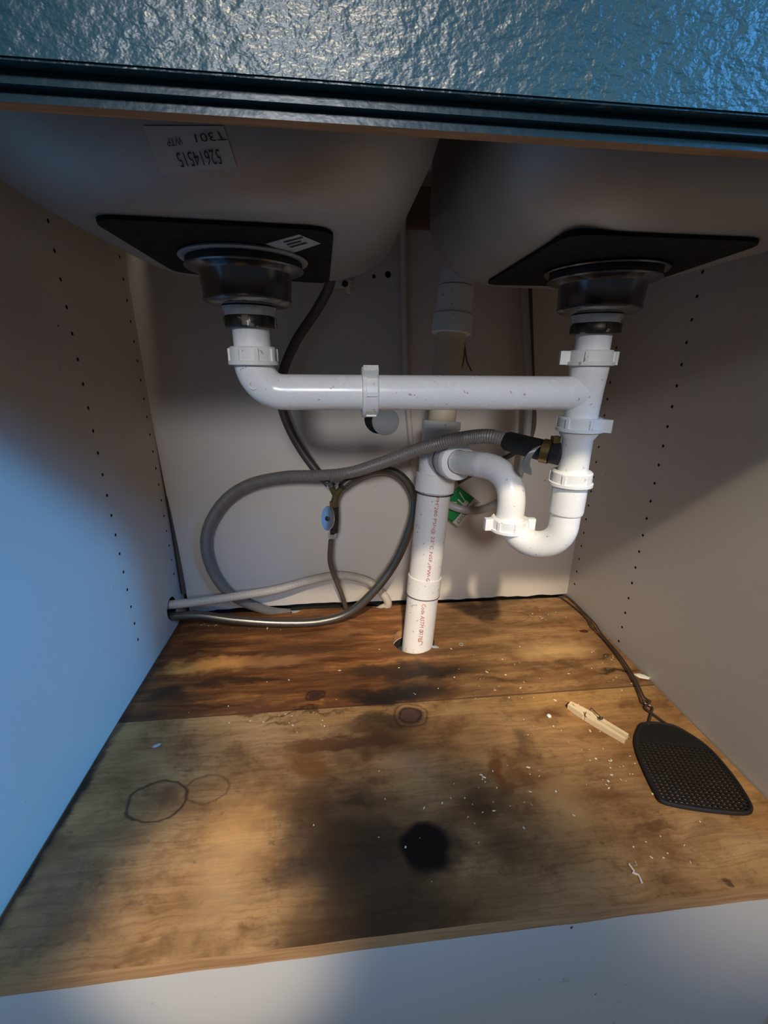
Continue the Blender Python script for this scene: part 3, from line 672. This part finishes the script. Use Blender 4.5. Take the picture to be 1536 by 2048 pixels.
bm = bmesh.new(); tube(bm, spline([P(662, 1080, y=vy), P(660, 1120, y=-.058), P(668, 1150, y=-.052), P(682, 1185, y=-.045), P(691, 1213, y=-.038), P(697, 1235, y=-.036)], .004), .0052, 14)
tag(obj('supply_riser', bm, 'darkhose'), 'thin dark supply tube rising from the floor to the shutoff valve', 'tube')
# right side tubing
bm = bmesh.new(); tube(bm, spline([P(1046, 560, y=-.03), P(1049, 620, y=-.03), P(1053, 690, y=-.03), P(1056, 760, y=-.03), P(1056, 830, y=-.032), P(1050, 890, y=-.034), P(1038, 950, y=-.036), P(1015, 990, y=-.045), P(985, 1012, y=-.058), P(950, 1021, y=-.064), P(915, 1016, y=-.060), P(880, 1002, y=-.040), P(860, 1000, y=-.024)], .004), .0080, 16)
tag(obj('grey_tube', bm, 'greyhose'), 'pale grey flexible tube hanging behind the right drain and crossing the green tag', 'tube')
bm = bmesh.new(); tube(bm, spline([P(1058, 560, y=-.009), P(1062, 700, y=-.009), P(1066, 800, y=-.012), P(1067, 850, y=-.012), P(1055, 885, y=-.012), P(1025, 908, y=-.014), P(990, 925, y=-.018), P(950, 945, y=-.018), P(915, 965, y=-.018)], .004), .0052, 14)
tag(obj('brown_tube', bm, 'darkhose'), 'thin dark brown tube bending behind the black rubber sleeve and trap arm', 'tube')
# green tag
ty = -.036
G = [P(917, 973, y=ty), P(961, 1005, y=ty-.004), P(916, 1055, y=ty-.004), P(872, 1018, y=ty)]
t = thing('green_tag', G[0], 'crumpled green and white printed tag hanging behind the vent stack', 'tag')
def gt(s, t_):
    p = bil([tuple(g) for g in G], s, t_); p.y += .0022*noise.noise(Vector((s*3, t_*3, 1)))-.001; return p
bm = grid(gt, 18, 16)
for f in bm.faces:
    cs_ = f.calc_center_median()
for i, f in enumerate(bm.faces): f.material_index = 1 if (i//16) >= 13 else 0
card = obj('card', bm, ['green', 'card'], t)
m = card.modifiers.new('s', 'SOLIDIFY'); m.thickness = .0006
bm = text_mesh('THIS PRODUCT')
for v in bm.verts:
    s_, t_ = .78+.13*v.co.y, .05+.86*v.co.x; p = gt(s_, t_); v.co = p+Vector((0, -.0012, 0))
obj('printed_text', bm, 'ink', card, smooth=False)
for q in ([(.15, .1), (.5, .22), (.5, .25), (.16, .14)], [(.3, .3), (.62, .34), (.6, .38), (.3, .35)], [(.2, .5), (.35, .42), (.37, .45), (.24, .55)], [(.52, .2), (.68, .2), (.68, .36), (.54, .36)]):
    obj('pale_highlight_mark', grid(lambda a_, b_: gt(*bil(q, a_, b_))+Vector((0, -.0010, 0)), 3, 2), 'card', card, smooth=False)  # painted crumple highlights as pale streaks, plus a pale patch
# ------------------------------------------------------------------ small wall things
c = P(771, 843, y=0); bm = bmesh.new(); lathe(bm, (c.x, -.003, c.z), (0, 1, 0), [(0, .001), (-.001, .022), (.001, .027), (.0028, .027), (.0028, .001)], 36)
tag(obj('cap_plate', bm, 'gasket'), 'round grey cover plate half off its wall hole', 'cover plate')
bm = bmesh.new(); tube(bm, spline([P(806, 420, y=-.026), P(806, 470, y=-.012), P(807, 560, y=-.007), P(809, 650, y=-.007), P(811, 745, y=-.007), P(817, 830, y=-.007), P(824, 900, y=-.007), P(834, 960, y=-.007)], .006), .0055, 14)
tag(obj('painted_cable', bm, 'backwall'), 'cream painted cable running down the middle of the back panel', 'cable')
c = P(690, 568, y=-.006); t = thing('wall_bracket', c, 'small white clip with a screw on the wall below the left bowl', 'bracket')
bm = bmesh.new(); box(bm, c+Vector((-.022, 0, -.006)), c+Vector((.012, .0055, .008)), .001); box(bm, c+Vector((.002, -.003, -.014)), c+Vector((.010, .0055, .006)), .001); obj('clip', bm, 'pvc2', t, smooth=False)
bm = bmesh.new(); lathe(bm, c+Vector((0, -.001, 0)), (0, -1, 0), [(0, .0055), (.002, .0055), (.003, .003), (.003, .0005)], 18); obj('screw', bm, 'darkmetal', t)
bm = bmesh.new(); tube(bm, spline([P(924, 655, y=-.07), P(929, 690, y=-.04), P(926, 725, y=-.012), P(920, 745, y=-.008)], .003), .0016, 8); tube(bm, spline([P(929, 690, y=-.04), P(934, 722, y=-.012), P(943, 742, y=-.008)], .003), .0014, 8)
tag(obj('loose_wire', bm, 'wire'), 'thin dark loose wire beside the yellowed pipe', 'wire')

# ------------------------------------------------------------------ fly swatter
t = thing('fly_swatter', P(1390, 1530, z=.001), 'black plastic fly swatter with a long twisted wire handle on the plywood', 'fly swatter')
ol = [(1290, 1447), (1276, 1464), (1272, 1485), (1279, 1513), (1297, 1555), (1314, 1588), (1328, 1604), (1384, 1616), (1440, 1623), (1489, 1626), (1501, 1618), (1496, 1600), (1464, 1551), (1419, 1499), (1377, 1468), (1339, 1450)]
zo = .004
op = [P(u, v, z=zo) for u, v in ol]; N = len(op)
cpath = []
for i in range(N):
    p0, p1, p2, p3 = op[i-1], op[i], op[(i+1) % N], op[(i+2) % N]
    for k in range(6):
        s = k/6; cpath.append(.5*((2*p1)+(p2-p0)*s+(2*p0-5*p1+4*p2-p3)*s*s+(3*p1-p0-3*p2+p3)*s**3))
topc = (op[0]+op[-1])/2; botc = (op[6]+op[10])/2; va = (botc-topc).normalized(); ua = Vector((va.y, -va.x, 0))
poly2 = [((p-topc).dot(ua), (p-topc).dot(va)) for p in cpath]
def inside(x, y):
    c = False; n = len(poly2)
    for i in range(n):
        (x1, y1), (x2, y2) = poly2[i], poly2[i-1]
        if (y1 > y) != (y2 > y) and x < (x2-x1)*(y-y1)/(y2-y1)+x1: c = not c
    return c
def span(y):
    xs_ = [x1+(y-y1)*(x2-x1)/(y2-y1) for (x1, y1), (x2, y2) in zip(poly2, poly2[1:]+poly2[:1]) if (y1 > y) != (y2 > y)]
    return (min(xs_), max(xs_)) if len(xs_) >= 2 else None
def spanx(x):
    ys_ = [y1+(x-x1)*(y2-y1)/(x2-x1) for (x1, y1), (x2, y2) in zip(poly2, poly2[1:]+poly2[:1]) if (x1 > x) != (x2 > x)]
    return (min(ys_), max(ys_)) if len(ys_) >= 2 else None
bm = bmesh.new(); ymx = max(y for _, y in poly2)
def bar(x0, y0, x1, y1, wd, z0, z1):
    a = topc+ua*x0+va*y0; b = topc+ua*x1+va*y1; dd = (b-a).normalized(); n_ = Vector((-dd.y, dd.x, 0))*wd/2
    vs = [bm.verts.new(Vector((q.x, q.y, z))) for z in (z0, z1) for q in (a-n_, a+n_, b+n_, b-n_)]
    for f in ((0, 1, 2, 3), (4, 5, 6, 7), (0, 1, 5, 4), (1, 2, 6, 5), (2, 3, 7, 6), (3, 0, 4, 7)): bm.faces.new([vs[i] for i in f])
def zat(y): return .0022+.004*(1-min(1, y/ymx))
y = .012
while y < ymx-.002:
    s = span(y)
    if s: bar(s[0]+.001, y, s[1]-.001, y, .0022 if y > .03 else .005, .0030, .0046)
    y += .0046 if y > .03 else .003
x = min(p[0] for p in poly2)+.004
while x < max(p[0] for p in poly2)-.002:
    s = spanx(x)
    if s: bar(x, s[0]+.001, x, s[1]-.001, .0019, .0026, .0042)
    x += .0066
pl = [(x_, y_) for x_, y_ in poly2 if y_ < .036]
yy = .0
while yy < .034:
    s = span(yy+.0015)
    if s: bar(s[0]+.001, yy+.0015, s[1]-.001, yy+.0015, .0034, .0032, .0050)
    yy += .003
obj('swatter_head', bm, 'mesh', t, smooth=False, label='black perforated plastic head')
bm = bmesh.new(); cl = cpath+[cpath[0], cpath[1]]; tube(bm, [Vector((p.x, p.y, .0036)) for p in cl], .0026, 8, cap=False)
tp_ = [p for p in cpath if (p-topc).dot(va) < .022]
obj('rim', bm, 'mesh', t)
zh = .0042
hA = [(1296, 1452), (1303, 1425), (1304, 1415), (1286, 1408), (1282, 1398), (1265, 1360), (1232, 1310), (1198, 1270), (1183, 1255), (1175, 1240), (1150, 1216), (1126, 1198), (1118, 1194), (1125, 1193)]
hB = [(1336, 1452), (1306, 1430), (1290, 1417), (1300, 1406), (1288, 1400), (1269, 1360), (1237, 1312), (1203, 1272), (1190, 1252), (1172, 1225), (1148, 1203), (1132, 1193), (1125, 1193)]
def wire(pl, off):
    bm = bmesh.new(); pp = [P(u, v, z=.0032) for u, v in pl]
    for i, p in enumerate(pp):
        p.z = max(.0026, .0026+.004*(1 if 2 < i < len(pp)-4 else .3)+off); p.y = min(p.y, -.012); p.x = min(p.x, W-.004)
    tube(bm, spline(pp, .003), .0016, 8); return bm
obj('wire_handle', wire(hA, 0), 'wire', t); obj('wire_handle', wire(hB, .0012), 'wire', t)
# ------------------------------------------------------------------ clothespin
pa, pb = P(1138, 1409, z=.006), P(1253, 1477, z=.006)
t = thing('clothespin', pa.lerp(pb, .5), 'pale wooden clothespin lying on the plywood beside the fly swatter', 'clothespin')
ax = (pb-pa); L = ax.length; ax.normalize(); sd = Vector((-ax.y, ax.x, 0))
if sd.y < 0: sd = -sd
def half(sgn):
    # profile in (along, across); two sloping sides meet at the spring
    pr = [(0, .0005), (.004, .0028), (.010, .0004), (.30*L, .0004), (.36*L, .0016), (.40*L, .0004), (.62*L, .0012), (L, .0032), (L, .0074), (.55*L, .0082), (.34*L, .0084), (.32*L, .0070), (.30*L, .0082), (.02, .0074), (0, .0052)]
    bm = bmesh.new(); lo = []; hi = []
    for a, c in pr:
        p = pa+ax*a+sd*c*sgn
        lo.append(bm.verts.new((p.x, p.y, .0004))); hi.append(bm.verts.new((p.x, p.y, .0100)))
    bm.faces.new(lo); bm.faces.new(hi)
    for i in range(len(lo)): bm.faces.new((lo[i], lo[(i+1) % len(lo)], hi[(i+1) % len(lo)], hi[i]))
    bmesh.ops.bevel(bm, geom=[e for e in bm.edges if abs(e.verts[0].co.z-e.verts[1].co.z) < 1e-5], offset=.0005, segments=1, affect='EDGES')
    return obj('wooden_half', bm, 'peg', t, smooth=False)
half(1); half(-1)
bm = bmesh.new(); sc_ = pa+ax*(.56*L)+Vector((0, 0, .0104))
pts = [sc_+Vector((math.cos(a*.6)*.0024, math.sin(a*.6)*.0024, -.0035+.0002*a)) for a in range(0, 22)]
tube(bm, pts, .0006, 6)
tube(bm, [sc_+Vector((-.001, 0, .0008)), pa+ax*(.40*L)+sd*.0055+Vector((0, 0, .0108)), pa+ax*(.35*L)+sd*.0078+Vector((0, 0, .0104)), pa+ax*(.33*L)+sd*.0085+Vector((0, 0, .004))], .0007, 6)
tube(bm, [sc_+Vector((0, 0, -.008)), pa+ax*(.36*L)-sd*.008+Vector((0, 0, .003)), pa+ax*(.33*L)-sd*.0086+Vector((0, 0, .005)), pa+ax*(.33*L)-sd*.006+Vector((0, 0, .0104))], .0007, 6)
obj('spring', bm, 'wire', t)
# ------------------------------------------------------------------ debris
def chip(name, px, sx, sy, rz, label, mat='chip', h=.003):
    bm = bmesh.new(); r = bmesh.ops.create_icosphere(bm, subdivisions=2, radius=1)
    c = P(*px, z=.001)
    for v in bm.verts:
        k = 1+.25*noise.noise(v.co*2+Vector((px[0], 0, 0))); v.co = Vector((v.co.x*sx*k, v.co.y*sy*k, (v.co.z*.5+.5)*h))
    bmesh.ops.rotate(bm, cent=(0, 0, 0), matrix=Matrix.Rotation(rz, 3, 'Z'), verts=bm.verts); bmesh.ops.translate(bm, vec=(c.x, c.y, .0003), verts=bm.verts)
    return tag(obj(name, bm, mat, smooth=False), label, 'debris')
chip('foam_chip', (1284, 1354), .013, .006, -.5, 'white sliver of foam against the right wall beside the wire handle', h=.004)
chip('plastic_scrap', (869, 1294), .009, .004, -.3, 'small pale plastic scrap in front of the vent stack', 'gasket', .002)
chip('foam_crumb', (1098, 1433), .0036, .0036, 0, 'round white crumb left of the clothespin', h=.004)
chip('lint_flake', (313, 1491), .006, .003, .5, 'small pale lint flake on the left part of the board', 'gasket', .0015)
bm = bmesh.new(); lathe(bm, P(922, 1289, z=.0003), (0, 0, 1), [(0, .0030), (0, .0045), (.001, .0045), (.001, .0030), (0, .003)], 18, capped=False)
tag(obj('plastic_ring', bm, 'gasket'), 'tiny pale plastic ring on the board right of the vent stack', 'debris')
bm = bmesh.new(); tube(bm, [P(u, v, z=.0012) for u, v in ((1258, 1728), (1268, 1742), (1265, 1745), (1277, 1750), (1284, 1766))], .0011, 6)
tag(obj('pale_thread', bm, 'chip'), 'curled pale thread near the front right of the board', 'debris')
bm = bmesh.new(); rs = random.Random(3)
zones = [((1230, 1330), (50, 40), 18), ((1240, 1540), (60, 60), 26), ((1060, 1380), (90, 40), 14), ((1180, 1480), (60, 60), 14), ((470, 1250), (110, 12), 26), ((1010, 1600), (180, 120), 26), ((1000, 1330), (120, 60), 14), ((560, 1440), (160, 20), 12), ((1100, 1225), (60, 20), 12), ((720, 1350), (300, 80), 16), ((1330, 1700), (120, 60), 12), ((860, 1640), (160, 120), 14)]
for (u, v), (du, dv), n in zones:
    for _ in range(n):
        p = P(u+rs.gauss(0, du*.5), v+rs.gauss(0, dv*.5), z=.0)
        if not (.01 < p.x < W-.01 and YF+.01 < p.y < -.012): continue
        s = rs.choice([.0006, .0007, .0008, .0010, .0014]); r = bmesh.ops.create_icosphere(bm, subdivisions=1, radius=s)
        bmesh.ops.scale(bm, vec=(rs.uniform(.7, 2.6), rs.uniform(.6, 1.2), .6), verts=r['verts']); bmesh.ops.rotate(bm, cent=(0, 0, 0), matrix=Matrix.Rotation(rs.uniform(0, 3), 3, 'Z'), verts=r['verts'])
        bmesh.ops.translate(bm, vec=(p.x, p.y, s*.6), verts=r['verts'])
tag(obj('crumbs', bm, 'crumb', smooth=False), 'fine pale crumbs and grit scattered over the plywood board', 'crumbs', kind='stuff')
